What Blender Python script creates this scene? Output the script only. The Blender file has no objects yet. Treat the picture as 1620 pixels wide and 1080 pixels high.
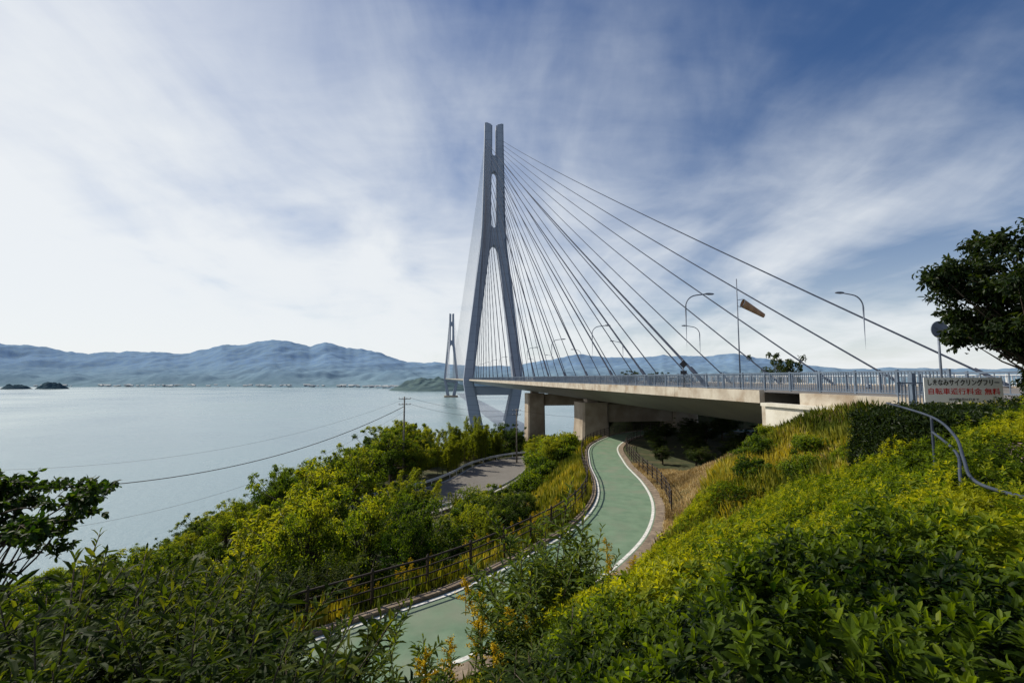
import bpy, math, random
import numpy as np
from mathutils import Vector
R = np.random.RandomState(7)
random.seed(7)
scene = bpy.context.scene
COL = scene.collection
rad = math.radians
SEA = -48.0

# ------------------------------------------------------------------ helpers
def nrm(a):
    return a / np.maximum(np.linalg.norm(a, axis=-1, keepdims=True), 1e-9)

def _hash(ix, iy, s):
    h = (ix.astype(np.int64) * 374761393 + iy.astype(np.int64) * 668265263 + s * 974711) & 0x7fffffff
    h = ((h ^ (h >> 13)) * 1274126177) & 0x7fffffff
    h = h ^ (h >> 16)
    return (h & 0xffff) / 65535.0

def vnoise(x, y, s=0):
    x = np.asarray(x, float); y = np.asarray(y, float)
    ix = np.floor(x); iy = np.floor(y)
    fx = x - ix; fy = y - iy
    fx = fx * fx * (3 - 2 * fx); fy = fy * fy * (3 - 2 * fy)
    a = _hash(ix, iy, s); b = _hash(ix + 1, iy, s); c = _hash(ix, iy + 1, s); d = _hash(ix + 1, iy + 1, s)
    return (a * (1 - fx) + b * fx) * (1 - fy) + (c * (1 - fx) + d * fx) * fy

def fbm(x, y, o=4, s=0):
    t = 0; a = .5; f = 1.0; n = 0
    for i in range(o):
        t = t + a * vnoise(np.asarray(x) * f, np.asarray(y) * f, s + i * 17); n += a; a *= .5; f *= 2.03
    return t / n

def sstep(a, b, x):
    t = np.clip((x - a) / (b - a), 0, 1)
    return t * t * (3 - 2 * t)

class MB:
    def __init__(s): s.V = []; s.F = []; s.T = []; s.n = 0
    def add(s, V, F, t=None):
        V = np.asarray(V, float).reshape(-1, 3); F = np.asarray(F, int).reshape(-1, 3)
        s.V.append(V); s.F.append(F + s.n); s.n += len(V)
        if t is None: t = .5
        s.T.append(np.broadcast_to(np.asarray(t, float), (len(V),)).copy())
    def mesh(s, name, mat, smooth=False):
        V = np.concatenate(s.V); F = np.concatenate(s.F); T = np.concatenate(s.T)
        me = bpy.data.meshes.new(name)
        me.vertices.add(len(V)); me.vertices.foreach_set('co', V.ravel().astype(np.float32))
        me.loops.add(len(F) * 3); me.loops.foreach_set('vertex_index', F.ravel().astype(np.int32))
        me.polygons.add(len(F)); me.polygons.foreach_set('loop_start', (np.arange(len(F)) * 3).astype(np.int32))
        me.update(calc_edges=True)
        me.polygons.foreach_set('use_smooth', np.full(len(F), smooth))
        at = me.attributes.new('tint', 'FLOAT', 'POINT'); at.data.foreach_set('value', T.astype(np.float32))
        me.materials.append(mat)
        me.update()
        return me
    def obj(s, name, mat, smooth=False, parent=None):
        o = bpy.data.objects.new(name, s.mesh(name, mat, smooth)); COL.objects.link(o)
        if parent: o.parent = parent
        return o

def box(mb, c, size, ax=(1, 0), t=None):
    ax = np.array(ax, float); ax /= np.linalg.norm(ax)
    u = np.array([ax[0], ax[1], 0]); v = np.array([-ax[1], ax[0], 0]); w = np.array([0, 0, 1.])
    c = np.array(c, float); P = []
    for i in (-.5, .5):
        for j in (-.5, .5):
            for k in (-.5, .5):
                P.append(c + u * size[0] * i + v * size[1] * j + w * size[2] * k)
    F = [(0, 1, 3), (0, 3, 2), (4, 6, 7), (4, 7, 5), (0, 4, 5), (0, 5, 1), (2, 3, 7), (2, 7, 6), (0, 2, 6), (0, 6, 4), (1, 5, 7), (1, 7, 3)]
    mb.add(P, F, t)

def loft(mb, rings, cap=True, t=None, closed=True):
    rg = np.asarray(rings, float); Rn, K = rg.shape[:2]
    F = []
    for i in range(Rn - 1):
        for j in range(K if closed else K - 1):
            a = i * K + j; b = i * K + (j + 1) % K; c = a + K; d = b + K
            F += [(a, b, d), (a, d, c)]
    V = rg.reshape(-1, 3)
    if cap:
        n = len(V); V = np.concatenate([V, rg[0].mean(0)[None], rg[-1].mean(0)[None]])
        for j in range(K):
            F.append((n, (j + 1) % K, j)); F.append((n + 1, (Rn - 1) * K + j, (Rn - 1) * K + (j + 1) % K))
    mb.add(V, F, t)

def tube(mb, pts, r, k=6, t=None, cap=True):
    P = np.asarray(pts, float); n = len(P)
    r = np.broadcast_to(np.asarray(r, float), (n,))
    T = np.gradient(P, axis=0); T = nrm(T)
    ref = np.array([0, 0, 1.]) if abs(T[:, 2]).mean() < .8 else np.array([1., 0, 0])
    A = nrm(np.cross(T, ref)); B = np.cross(T, A)
    an = np.arange(k) * 2 * math.pi / k
    rg = P[:, None] + r[:, None, None] * (A[:, None] * np.cos(an)[None, :, None] + B[:, None] * np.sin(an)[None, :, None])
    loft(mb, rg, cap, t)

def leafset(mb, pos, d, n, L, W, tint, curl=.15, fold=.25, detail=False):
    d = nrm(d); s = nrm(np.cross(d, n)); n = np.cross(s, d)
    N = len(pos); L = np.broadcast_to(L, (N,))[:, None]; W = np.broadcast_to(W, (N,))[:, None]
    if not detail:
        b = pos; tp = pos + d * L - n * curl * L
        m = pos + d * L * .45
        l = m + s * W * .5 + n * fold * W; r = m - s * W * .5 + n * fold * W
        V = np.stack([b, l, tp, r], 1).reshape(-1, 3)
        F = np.array([[0, 3, 2], [0, 2, 1]])
        k = 4
    else:
        b = pos; m1 = pos + d * L * .35 - n * curl * .1 * L; m2 = pos + d * L * .75 - n * curl * .45 * L; tp = pos + d * L - n * curl * L
        l1 = m1 + s * W * .42 + n * fold * W; r1 = m1 - s * W * .42 + n * fold * W
        l2 = m2 + s * W * .42 + n * fold * W * .8; r2 = m2 - s * W * .42 + n * fold * W * .8
        V = np.stack([b, m1, m2, tp, l1, r1, l2, r2], 1).reshape(-1, 3)
        F = np.array([[0, 5, 1], [0, 1, 4], [1, 5, 7], [1, 7, 2], [1, 2, 6], [1, 6, 4], [2, 7, 3], [2, 3, 6]])
        k = 8
    FF = (F[None] + (np.arange(N) * k)[:, None, None]).reshape(-1, 3)
    mb.add(V, FF, np.repeat(np.broadcast_to(tint, (N,)), k))

def rdir(n, zbias=0.):
    v = R.normal(size=(n, 3)); v[:, 2] += zbias
    return nrm(v)

def empty(name, loc=(0, 0, 0)):
    o = bpy.data.objects.new(name, None); COL.objects.link(o); o.location = loc; o.empty_display_size = .5
    return o

def top(o, label, cat, group=None):
    o['label'] = label; o['category'] = cat
    if group: o['group'] = group
    return o

def struct(o, label, cat):
    o['kind'] = 'structure'; top(o, label, cat); return o
def stuff(o, label, cat):
    o['kind'] = 'stuff'; top(o, label, cat); return o

# ------------------------------------------------------------------ materials
def newmat(name):
    m = bpy.data.materials.new(name); m.use_nodes = True
    nt = m.node_tree; b = nt.nodes['Principled BSDF']
    return m, nt, b

def N(nt, t, **k):
    n = nt.nodes.new(t)
    for a, v in k.items():
        setattr(n, a, v)
    return n

def noisemat(name, c1, c2, scale=2., rough=.7, bump=.0, metal=0., lo=.35, hi=.65, c3=None, s3=.15, bscale=None, spec=.4):
    m, nt, b = newmat(name); ln = nt.links.new
    g = N(nt, 'ShaderNodeNewGeometry')
    nz = N(nt, 'ShaderNodeTexNoise'); nz.inputs['Scale'].default_value = scale; nz.inputs['Detail'].default_value = 8
    nz.inputs['Roughness'].default_value = .6
    ln(g.outputs['Position'], nz.inputs['Vector'])
    rp = N(nt, 'ShaderNodeValToRGB'); rp.color_ramp.elements[0].position = lo; rp.color_ramp.elements[1].position = hi
    rp.color_ramp.elements[0].color = (*c1, 1); rp.color_ramp.elements[1].color = (*c2, 1)
    ln(nz.outputs['Fac'], rp.inputs['Fac'])
    out = rp.outputs['Color']
    if c3:
        n2 = N(nt, 'ShaderNodeTexNoise'); n2.inputs['Scale'].default_value = s3; n2.inputs['Detail'].default_value = 6
        ln(g.outputs['Position'], n2.inputs['Vector'])
        mr = N(nt, 'ShaderNodeMapRange'); mr.inputs['From Min'].default_value = .5; mr.inputs['From Max'].default_value = .68
        mr.inputs['To Max'].default_value = .7
        ln(n2.outputs['Fac'], mr.inputs['Value'])
        mx = N(nt, 'ShaderNodeMix', data_type='RGBA'); ln(mr.outputs[0], mx.inputs['Factor']); ln(out, mx.inputs['A'])
        mx.inputs['B'].default_value = (*c3, 1); out = mx.outputs['Result']
    ln(out, b.inputs['Base Color'])
    b.inputs['Roughness'].default_value = rough; b.inputs['Metallic'].default_value = metal
    b.inputs['Specular IOR Level'].default_value = spec
    if bump:
        nb = N(nt, 'ShaderNodeTexNoise'); nb.inputs['Scale'].default_value = bscale or scale * 6; nb.inputs['Detail'].default_value = 6
        ln(g.outputs['Position'], nb.inputs['Vector'])
        bp = N(nt, 'ShaderNodeBump'); bp.inputs['Strength'].default_value = bump; bp.inputs['Distance'].default_value = .05
        ln(nb.outputs['Fac'], bp.inputs['Height']); ln(bp.outputs[0], b.inputs['Normal'])
    return m

def leafmat(name, dark, light, trans=.4, rough=.5, yellow=None, vary=.25, spec=.2, tc=(2.6, 2.3, .5)):
    m, nt, b = newmat(name); ln = nt.links.new
    at = N(nt, 'ShaderNodeAttribute', attribute_name='tint')
    oi = N(nt, 'ShaderNodeObjectInfo')
    ad = N(nt, 'ShaderNodeMath', operation='MULTIPLY_ADD'); ad.inputs[1].default_value = vary * 2; ln(oi.outputs['Random'], ad.inputs[0])
    sb = N(nt, 'ShaderNodeMath', operation='SUBTRACT'); sb.inputs[1].default_value = vary
    ln(at.outputs['Fac'], sb.inputs[0]); ln(sb.outputs[0], ad.inputs[2])
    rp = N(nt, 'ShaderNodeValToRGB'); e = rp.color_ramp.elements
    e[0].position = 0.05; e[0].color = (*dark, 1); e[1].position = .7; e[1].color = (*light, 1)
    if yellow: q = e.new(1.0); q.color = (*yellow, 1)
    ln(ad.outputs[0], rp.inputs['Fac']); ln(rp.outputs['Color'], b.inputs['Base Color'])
    b.inputs['Roughness'].default_value = rough; b.inputs['Specular IOR Level'].default_value = spec
    tr = N(nt, 'ShaderNodeBsdfTranslucent')
    mu = N(nt, 'ShaderNodeMix', data_type='RGBA', blend_type='MULTIPLY'); mu.inputs['Factor'].default_value = 1
    mu.inputs['B'].default_value = (*tc, 1)
    ln(rp.outputs['Color'], mu.inputs['A']); ln(mu.outputs['Result'], tr.inputs['Color'])
    ms = N(nt, 'ShaderNodeMixShader'); ms.inputs[0].default_value = trans
    ln(b.outputs[0], ms.inputs[1]); ln(tr.outputs[0], ms.inputs[2])
    ln(ms.outputs[0], nt.nodes['Material Output'].inputs['Surface'])
    return m

M_ground = noisemat('ground_soil_grass', (.018, .028, .008), (.055, .062, .02), 1.2, .95, .5, c3=(.10, .078, .04), s3=.35)
M_path = noisemat('green_asphalt', (.11, .18, .115), (.155, .235, .155), 1.3, .85, .3, bscale=60, c3=(.19, .21, .155), s3=.5)
M_white = noisemat('white_road_paint', (.45, .45, .42), (.78, .78, .75), 7, .7)
M_kerb = noisemat('kerb_concrete', (.13, .10, .075), (.28, .22, .16), 3, .9, .3)
M_asph = noisemat('asphalt', (.135, .125, .115), (.17, .16, .15), .25, .9, .15, bscale=40)
M_conc = noisemat('bridge_concrete', (.26, .21, .16), (.40, .34, .27), .35, .85, .2, c3=(.18, .135, .10), s3=.22)
M_fascia = noisemat('stained_fascia_concrete', (.36, .31, .25), (.5, .46, .39), .8, .85, .2, c3=(.24, .17, .11), s3=.9)
M_girder = noisemat('girder_painted', (.20, .195, .19), (.27, .26, .25), .2, .6)
M_rail = noisemat('railing_paint', (.09, .125, .18), (.155, .2, .27), 2, .5, metal=.1)
M_wrail = noisemat('white_painted_steel', (.6, .62, .64), (.75, .76, .77), 2, .5)
M_brown = noisemat('brown_fence_paint', (.02, .013, .010), (.04, .025, .018), 4, .6)
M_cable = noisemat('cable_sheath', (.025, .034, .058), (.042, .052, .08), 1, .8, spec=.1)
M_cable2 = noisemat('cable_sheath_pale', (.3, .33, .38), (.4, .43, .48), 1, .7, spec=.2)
M_galv = noisemat('galvanised_steel', (.10, .125, .17), (.16, .19, .25), 3, .55, metal=.1)
M_pipe = noisemat('handrail_pipe', (.03, .04, .06), (.05, .062, .09), 3, .6, metal=.0, spec=.2)
M_bark = noisemat('bark', (.035, .026, .018), (.09, .07, .05), 6, .9, .5)
M_dark = noisemat('dark_metal', (.02, .02, .025), (.04, .04, .05), 3, .5)
M_pole = noisemat('pole_concrete', (.12, .105, .09), (.2, .18, .16), 3, .8)
M_stone = noisemat('purple_paving', (.16, .12, .14), (.25, .19, .2), 3, .9, .2)

def towermat():
    m, nt, b = newmat('tower_paint'); ln = nt.links.new
    g = N(nt, 'ShaderNodeNewGeometry'); s = N(nt, 'ShaderNodeSeparateXYZ'); ln(g.outputs['Position'], s.inputs[0])
    d = N(nt, 'ShaderNodeMath', operation='DIVIDE'); d.inputs[1].default_value = 5.5; ln(s.outputs['Z'], d.inputs[0])
    f = N(nt, 'ShaderNodeMath', operation='FRACT'); ln(d.outputs[0], f.inputs[0])
    c = N(nt, 'ShaderNodeMath', operation='LESS_THAN'); c.inputs[1].default_value = .05; ln(f.outputs[0], c.inputs[0])
    nz = N(nt, 'ShaderNodeTexNoise'); nz.inputs['Scale'].default_value = .08; nz.inputs['Detail'].default_value = 4; ln(g.outputs['Position'], nz.inputs['Vector'])
    rp = N(nt, 'ShaderNodeValToRGB'); rp.color_ramp.elements[0].color = (.20, .235, .31, 1); rp.color_ramp.elements[1].color = (.23, .27, .35, 1)
    rp.color_ramp.elements[0].position = .35; rp.color_ramp.elements[1].position = .65
    ln(nz.outputs['Fac'], rp.inputs['Fac'])
    mx = N(nt, 'ShaderNodeMix', data_type='RGBA'); mx.inputs['B'].default_value = (.15, .18, .245, 1)
    ln(c.outputs[0], mx.inputs['Factor']); ln(rp.outputs['Color'], mx.inputs['A']); ln(mx.outputs['Result'], b.inputs['Base Color'])
    b.inputs['Roughness'].default_value = .6
    return m
M_tower = towermat()

L_tree = leafmat('leaf_broadleaf', (.015, .04, .006), (.10, .15, .015), .48, .55, (.20, .215, .02), vary=.34, tc=(2.5, 2.3, .5))
L_deep = leafmat('leaf_deep_green', (.009, .027, .005), (.05, .09, .013), .38, .55, (.11, .14, .016), vary=.2, tc=(2.4, 2.2, .5))
L_bam = leafmat('leaf_bamboo', (.045, .078, .01), (.165, .20, .02), .48, .55, (.27, .26, .025), tc=(2.4, 2.2, .5))
L_hedge = leafmat('leaf_hedge', (.006, .018, .003), (.09, .14, .010), .47, .5, (.23, .25, .015), vary=.0, spec=.13)
L_lance = leafmat('leaf_lanceolate', (.006, .016, .004), (.036, .06, .009), .4, .55, (.10, .12, .014), vary=.2, spec=.08)  # leaf tones lowered to paint in vignetting at the lower left
L_sap = leafmat('leaf_sapling', (.018, .045, .008), (.09, .13, .018), .42, .55, (.16, .19, .02), vary=.15, spec=.12)
L_dark = leafmat('leaf_dark', (.006, .016, .005), (.03, .05, .010), .3, .5, (.06, .08, .012), vary=.1)
L_grass = leafmat('grass_blade', (.085, .115, .012), (.25, .255, .03), .42, .7, (.42, .38, .07), vary=0, tc=(2.0, 1.85, .6))
L_dry = leafmat('dry_grass_blade', (.28, .20, .09), (.48, .37, .19), .25, .7, (.58, .47, .26), vary=0, tc=(1.4, 1.3, .9))
L_flower = leafmat('yellow_flower', (.4, .28, .008), (.65, .48, .015), .3, .7, (.75, .58, .03), vary=0, tc=(1.2, 1.1, .5))

# ------------------------------------------------------------------ path & terrain
ctrl = [(-30, -6, -7.3), (-20, 2, -7.4), (-14, 5.5, -7.45), (-9.5, 8.6, -7.5), (-5.83, 11.4, -7.5), (-3.6, 13.2, -7.5), (-.47, 15.8, -7.5), (3.0, 20.2, -7.5), (5.3, 24.3, -7.6),
        (7.15, 29.7, -7.8), (8.3, 36.0, -8.0), (9.5, 46.5, -8.4), (12.2, 60.5, -8.8), (18.3, 73, -9.0), (26, 79, -9.0), (34, 79, -8.8), (42, 73, -8.6)]
C = np.array(ctrl, float)
def catmull(C, m=14):
    out = []
    n = len(C)
    for i in range(n - 1):
        p0 = C[max(i - 1, 0)]; p1 = C[i]; p2 = C[i + 1]; p3 = C[min(i + 2, n - 1)]
        for k in range(m):
            t = k / m
            out.append(.5 * ((2 * p1) + (-p0 + p2) * t + (2 * p0 - 5 * p1 + 4 * p2 - p3) * t * t + (-p0 + 3 * p1 - 3 * p2 + p3) * t ** 3))
    out.append(C[-1]); return np.array(out)
PATH = catmull(C)
PT = np.gradient(PATH[:, :2], axis=0); PT = nrm(PT)
PNR = np.stack([PT[:, 1], -PT[:, 0]], 1)
ROADC = catmull(np.array([(30, 112, -18), (12, 105, -18), (3, 100, -18), (-2.5, 92, -18), (-5, 83, -18), (-9, 74, -18), (-18, 64, -18.3), (-30, 56, -19)], float), 8)

def pathinfo(x, y):
    x = np.atleast_1d(x).astype(float); y = np.atleast_1d(y).astype(float)
    d = np.empty(len(x)); z = np.empty(len(x))
    for a in range(0, len(x), 20000):
        xs = x[a:a + 20000, None]; ys = y[a:a + 20000, None]
        D = (xs - PATH[None, :, 0]) ** 2 + (ys - PATH[None, :, 1]) ** 2
        i = D.argmin(1)
        dx = xs[:, 0] - PATH[i, 0]; dy = ys[:, 0] - PATH[i, 1]
        sg = np.sign(dx * PNR[i, 0] + dy * PNR[i, 1]); sg[sg == 0] = 1
        pr = np.abs(dx * PNR[i, 0] + dy * PNR[i, 1]); full = np.sqrt(D[np.arange(len(i)), i])
        dd = np.where(full < 4, pr, full)
        d[a:a + 20000] = dd * sg; z[a:a + 20000] = PATH[i, 2]
    return d, z

def roaddist(x, y):
    x = np.atleast_1d(x); y = np.atleast_1d(y); o = []
    for a in range(0, len(x), 20000):
        D = (x[a:a + 20000, None] - ROADC[None, :, 0]) ** 2 + (y[a:a + 20000, None] - ROADC[None, :, 1]) ** 2
        o.append(np.sqrt(D.min(1)))
    return np.concatenate(o)
T0 = np.array([-12., 287.7]); AX = np.array([-.1613, .9869]); LT = np.array([.9869, .1613])
def lat(x, y): return (x - T0[0]) * LT[0] + (y - T0[1]) * LT[1]

def ground(x, y):
    x = np.atleast_1d(x).astype(float); y = np.atleast_1d(y).astype(float)
    d, zp = pathinfo(x, y)
    L = np.maximum(-d, 0)
    n = (fbm(x * .25, y * .25, 4, 3) - .5)
    left = zp - 9.6 * sstep(1.5, 16.5, L) * (L > 2.6) - np.maximum(L - 42, 0) * .55
    left = left + n * 1.2 * sstep(3.5, 8, L) * sstep(7.5, 11, roaddist(x, y))
    s = np.maximum(d, 0)
    rise = np.interp(s, [0, 2.9, 4, 11.5, 14, 200], [0, 0, .75, 5.6, 5.9, 6.1])
    yy = y + .16 * (x - 15)
    fade = 1 - sstep(27.5, 44, yy)
    right = zp + rise * fade + n * .9 * sstep(3.2, 6, s) * fade
    lw = -15.6 - lat(x, y)
    mound = -1.6 - .40 * np.clip(lw, 0, 30) + n * .8
    mk = (1 - sstep(20.5, 26.5, yy)) * sstep(11, 15, y) * sstep(3.2, 5.5, s)
    right = right + np.maximum(mound - right, 0) * mk
    hill = 5.5 * sstep(3.5, 12, np.abs(d)) * sstep(82, 95, y) * sstep(16, 26, x)
    z = np.where(d < 0, left, right)
    hz = -9 + hill + n
    z = np.where((x > 14) & (y > 78), np.maximum(z, z + (hz - z) * sstep(14, 24, x) * sstep(80, 92, y) * (1 - sstep(130, 170, y))), z)
    z = z - 45 * sstep(170, 260, y) - 30 * sstep(150, 260, x)
    z = np.where(np.abs(d) < 2.9, zp - .05, z)
    return np.maximum(z, -56)

xs = np.concatenate([np.arange(-220, -30, 4.), np.arange(-30, 30, .6), np.arange(30, 260, 4.)])
ys = np.concatenate([np.arange(-60, -4, 4.), np.arange(-4, 50, .6), np.arange(50, 110, 1.2), np.arange(110, 290, 4.)])
GX, GY = np.meshgrid(xs, ys)
GZ = ground(GX.ravel(), GY.ravel())
def grid(mb, X, Y, Z, t=None):
    r, c = X.shape
    V = np.stack([X.ravel(), Y.ravel(), Z.ravel()], 1)
    i = np.arange(r - 1)[:, None] * c + np.arange(c - 1)[None]
    i = i.ravel()
    F = np.concatenate([np.stack([i, i + 1, i + c + 1], 1), np.stack([i, i + c + 1, i + c], 1)])
    mb.add(V, F, t)
mb = MB(); grid(mb, GX, GY, GZ.reshape(GX.shape))
struct(mb.obj('ground', M_ground, True), 'grassy green hillside falling steeply from the path to the sea', 'ground')

def strip(P, Nr, o1, o2, dz, thick=0):
    mb = MB()
    A = np.column_stack([P[:, 0] + Nr[:, 0] * o1, P[:, 1] + Nr[:, 1] * o1, P[:, 2] + dz])
    B = np.column_stack([P[:, 0] + Nr[:, 0] * o2, P[:, 1] + Nr[:, 1] * o2, P[:, 2] + dz])
    if thick:
        rg = np.stack([A, B, B - [0, 0, thick], A - [0, 0, thick]], 1); loft(mb, rg)
    else:
        rg = np.stack([A, B], 1); loft(mb, rg, cap=False, closed=False)
    return mb
w = 1.85
struct(strip(PATH, PNR, -w, w, 0.02, .3).obj('cycle_path', M_path), 'winding green asphalt cycling path with white edge lines', 'path')
struct(strip(PATH, PNR, -w + .06, -w + .22, .026).obj('path_edge_line', M_white), 'white painted line along the outer edge of the path', 'road marking')
struct(strip(PATH, PNR, w - .22, w - .06, .026).obj('path_edge_line', M_white), 'white painted line along the inner edge of the path', 'road marking')
struct(strip(PATH, PNR, -w - .25, -w - .003, .14, .4).obj('path_kerb', M_kerb), 'low brown concrete kerb beside the cycling path', 'kerb')
struct(strip(PATH, PNR, w + .003, w + .55, .03, .3).obj('path_gutter', M_kerb), 'brown concrete gutter strip beside the cycling path', 'gutter')
RT = nrm(np.gradient(ROADC[:, :2], axis=0)); RN = np.stack([RT[:, 1], -RT[:, 0]], 1)
struct(strip(ROADC, RN, -6, 6, .12, .6).obj('lower_road', M_asph), 'grey asphalt road below the cycling path', 'road')
struct(strip(ROADC, RN, -5.6, -5.42, .126).obj('road_edge_line', M_white), 'white line on the edge of the lower road', 'road marking')
struct(strip(ROADC, RN, 5.42, 5.6, .126).obj('road_edge_line', M_white), 'white line on the edge of the lower road', 'road marking')

# ------------------------------------------------------------------ water
def watermat():
    m, nt, b = newmat('sea_water'); ln = nt.links.new
    g = N(nt, 'ShaderNodeNewGeometry')
    b.inputs['Base Color'].default_value = (.22, .31, .35, 1)
    b.inputs['IOR'].default_value = 1.4
    mp = N(nt, 'ShaderNodeMapping'); mp.inputs['Scale'].default_value = (1, .7, 1); mp.inputs['Rotation'].default_value = (0, 0, .5); ln(g.outputs['Position'], mp.inputs[0])
    n1 = N(nt, 'ShaderNodeTexNoise'); n1.inputs['Scale'].default_value = .35; n1.inputs['Detail'].default_value = 8; n1.inputs['Roughness'].default_value = .65
    ln(mp.outputs[0], n1.inputs['Vector'])
    bp = N(nt, 'ShaderNodeBump'); bp.inputs['Strength'].default_value = .5; bp.inputs['Distance'].default_value = .8
    ln(n1.outputs['Fac'], bp.inputs['Height']); ln(bp.outputs[0], b.inputs['Normal'])
    n2 = N(nt, 'ShaderNodeTexNoise'); n2.inputs['Scale'].default_value = .004; n2.inputs['Detail'].default_value = 5; ln(g.outputs['Position'], n2.inputs['Vector'])
    mr = N(nt, 'ShaderNodeMapRange'); mr.inputs['To Min'].default_value = .16; mr.inputs['To Max'].default_value = .36; mr.inputs['From Min'].default_value = .35; mr.inputs['From Max'].default_value = .65
    ln(n2.outputs['Fac'], mr.inputs['Value']); ln(mr.outputs[0], b.inputs['Roughness'])
    return m
mb = MB(); mb.add([(-30000, -3000, SEA), (30000, -3000, SEA), (30000, 40000, SEA), (-30000, 40000, SEA)], [(0, 1, 2), (0, 2, 3)])
struct(mb.obj('sea', watermat()), 'calm pale blue sea with fine ripples', 'sea')

# ------------------------------------------------------------------ distant mountains
ru = np.array([-700, -300, 0, 50, 120, 200, 300, 350, 400, 430, 460, 490, 515, 540, 560, 600, 640, 700, 760, 820, 870, 910, 950, 1000, 1050, 1100, 1160, 1200, 1250, 1350, 1620, 2200])
rt = np.array([.05, .07, .076, .069, .053, .056, .05, .069, .076, .082, .076, .07, .083, .073, .064, .053, .036, .03, .024, .03, .042, .052, .044, .042, .05, .046, .053, .042, .03, .02, .02, .03])
def mountains():
    nb, ny = 760, 150
    B = np.linspace(-1.9, 1.5, nb)
    RY = 4300.
    T = np.linspace(0, 1, ny)
    shore = np.interp(B, [-2, -1.1, -.6, -.35, -.25, -.12, .0, .4, 1.5], [2600, 2500, 2450, 2350, 2050, 1950, 2500, 2600, 2600])
    Bm, Tm = np.meshgrid(B, T)
    Y = shore[None] - 60 + Tm * (6200 - shore[None]); X = Bm * Y
    crest = np.interp(Bm, (ru - 810) / 720., rt) * RY - SEA
    crest = crest * (1 + .10 * (fbm(Bm * 30, Bm * 0 + 3, 5, 61) - .5))
    yr = (Y - shore[None]) / (RY - shore[None])
    prof = np.clip(yr, 0, None); prof = np.where(prof < 1, .06 * sstep(0, .1, prof) + .94 * prof ** 1.5, 1 - .5 * (prof - 1))
    n1 = 1 - np.abs(2 * fbm(X / 800, Y / 800, 4, 11) - 1) * 1.0
    n2 = fbm(X / 300, Y / 300, 4, 29)
    Z = SEA + crest * prof * (1 + (n1 - .8) * .7 * (1 - .8 * sstep(.75, 1., yr) * (yr < 1.2))) + (n2 - .5) * 45 * sstep(.02, .3, yr) + np.minimum(prof * 20, 1) * 3
    fh = sstep(.02, .12, yr) * (1 - sstep(.2, .45, yr)) * np.maximum(fbm(X / 330, Y / 330, 4, 5) - .45, 0) * 170
    Z = Z + fh + 8 * (vnoise(X / 35, Y / 35, 41) - .5) * sstep(.02, .1, yr)
    Z = np.where(yr <= 0, SEA - 4, Z)
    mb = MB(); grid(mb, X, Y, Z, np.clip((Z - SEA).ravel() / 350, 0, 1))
    return mb
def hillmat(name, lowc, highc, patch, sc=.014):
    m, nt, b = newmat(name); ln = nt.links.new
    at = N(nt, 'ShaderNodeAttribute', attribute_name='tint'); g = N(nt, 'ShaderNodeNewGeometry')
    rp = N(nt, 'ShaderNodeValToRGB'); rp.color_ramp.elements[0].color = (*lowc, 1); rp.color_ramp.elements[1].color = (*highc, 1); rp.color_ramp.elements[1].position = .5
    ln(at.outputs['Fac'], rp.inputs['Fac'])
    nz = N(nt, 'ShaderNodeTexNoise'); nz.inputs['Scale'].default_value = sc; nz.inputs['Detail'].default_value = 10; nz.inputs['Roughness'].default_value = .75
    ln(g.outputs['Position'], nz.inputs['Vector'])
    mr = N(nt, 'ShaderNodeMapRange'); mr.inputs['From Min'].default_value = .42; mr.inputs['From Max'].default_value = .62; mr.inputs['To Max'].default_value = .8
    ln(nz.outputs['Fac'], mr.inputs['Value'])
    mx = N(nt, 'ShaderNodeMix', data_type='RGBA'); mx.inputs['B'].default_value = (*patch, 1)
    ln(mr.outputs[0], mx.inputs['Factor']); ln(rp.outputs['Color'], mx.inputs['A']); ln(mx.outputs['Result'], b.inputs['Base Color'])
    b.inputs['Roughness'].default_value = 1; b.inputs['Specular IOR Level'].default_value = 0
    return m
M_mount = hillmat('haze_painted_forest', (.145, .22, .26), (.155, .25, .40), (.19, .275, .35), .02)  # distance haze painted into the albedo as blue
struct(mountains().obj('mountains', M_mount, True), 'haze-painted blue forested mountain range across the strait', 'mountains')
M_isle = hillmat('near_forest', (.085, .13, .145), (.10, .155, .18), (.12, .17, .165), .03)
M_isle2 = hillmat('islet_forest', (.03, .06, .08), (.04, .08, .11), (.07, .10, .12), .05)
def islet(name, cx, cy, rx, ry, h, seed, label, mat=None):
    nn = 60
    u = np.linspace(-1.1, 1.1, nn); U, V = np.meshgrid(u, u)
    r = np.sqrt(U ** 2 + V ** 2)
    n = fbm(U * 2.6 + 9, V * 2.6 + 4, 6, seed)
    Z = SEA + h * np.clip(1 - r ** 2 * .95, -.1, 1) * (.2 + 1.6 * n)
    Z = np.where(r > 1.03, SEA - 5, Z)
    mb = MB(); grid(mb, cx + U * rx, cy + V * ry, Z, np.clip((Z - SEA).ravel() / 150, 0, 1))
    return struct(mb.obj(name, mat or M_isle, True), label, 'island')
islet('island', -2190, 2020, 55, 45, 20, 3, 'small rocky wooded islet in the sea', M_isle2)
islet('island', -2050, 2040, 62, 45, 26, 5, 'small dark wooded islet in the sea', M_isle2)
islet('headland_hill', -310, 1800, 170, 110, 44, 8, 'low wooded headland near the distant bridge tower')

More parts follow.
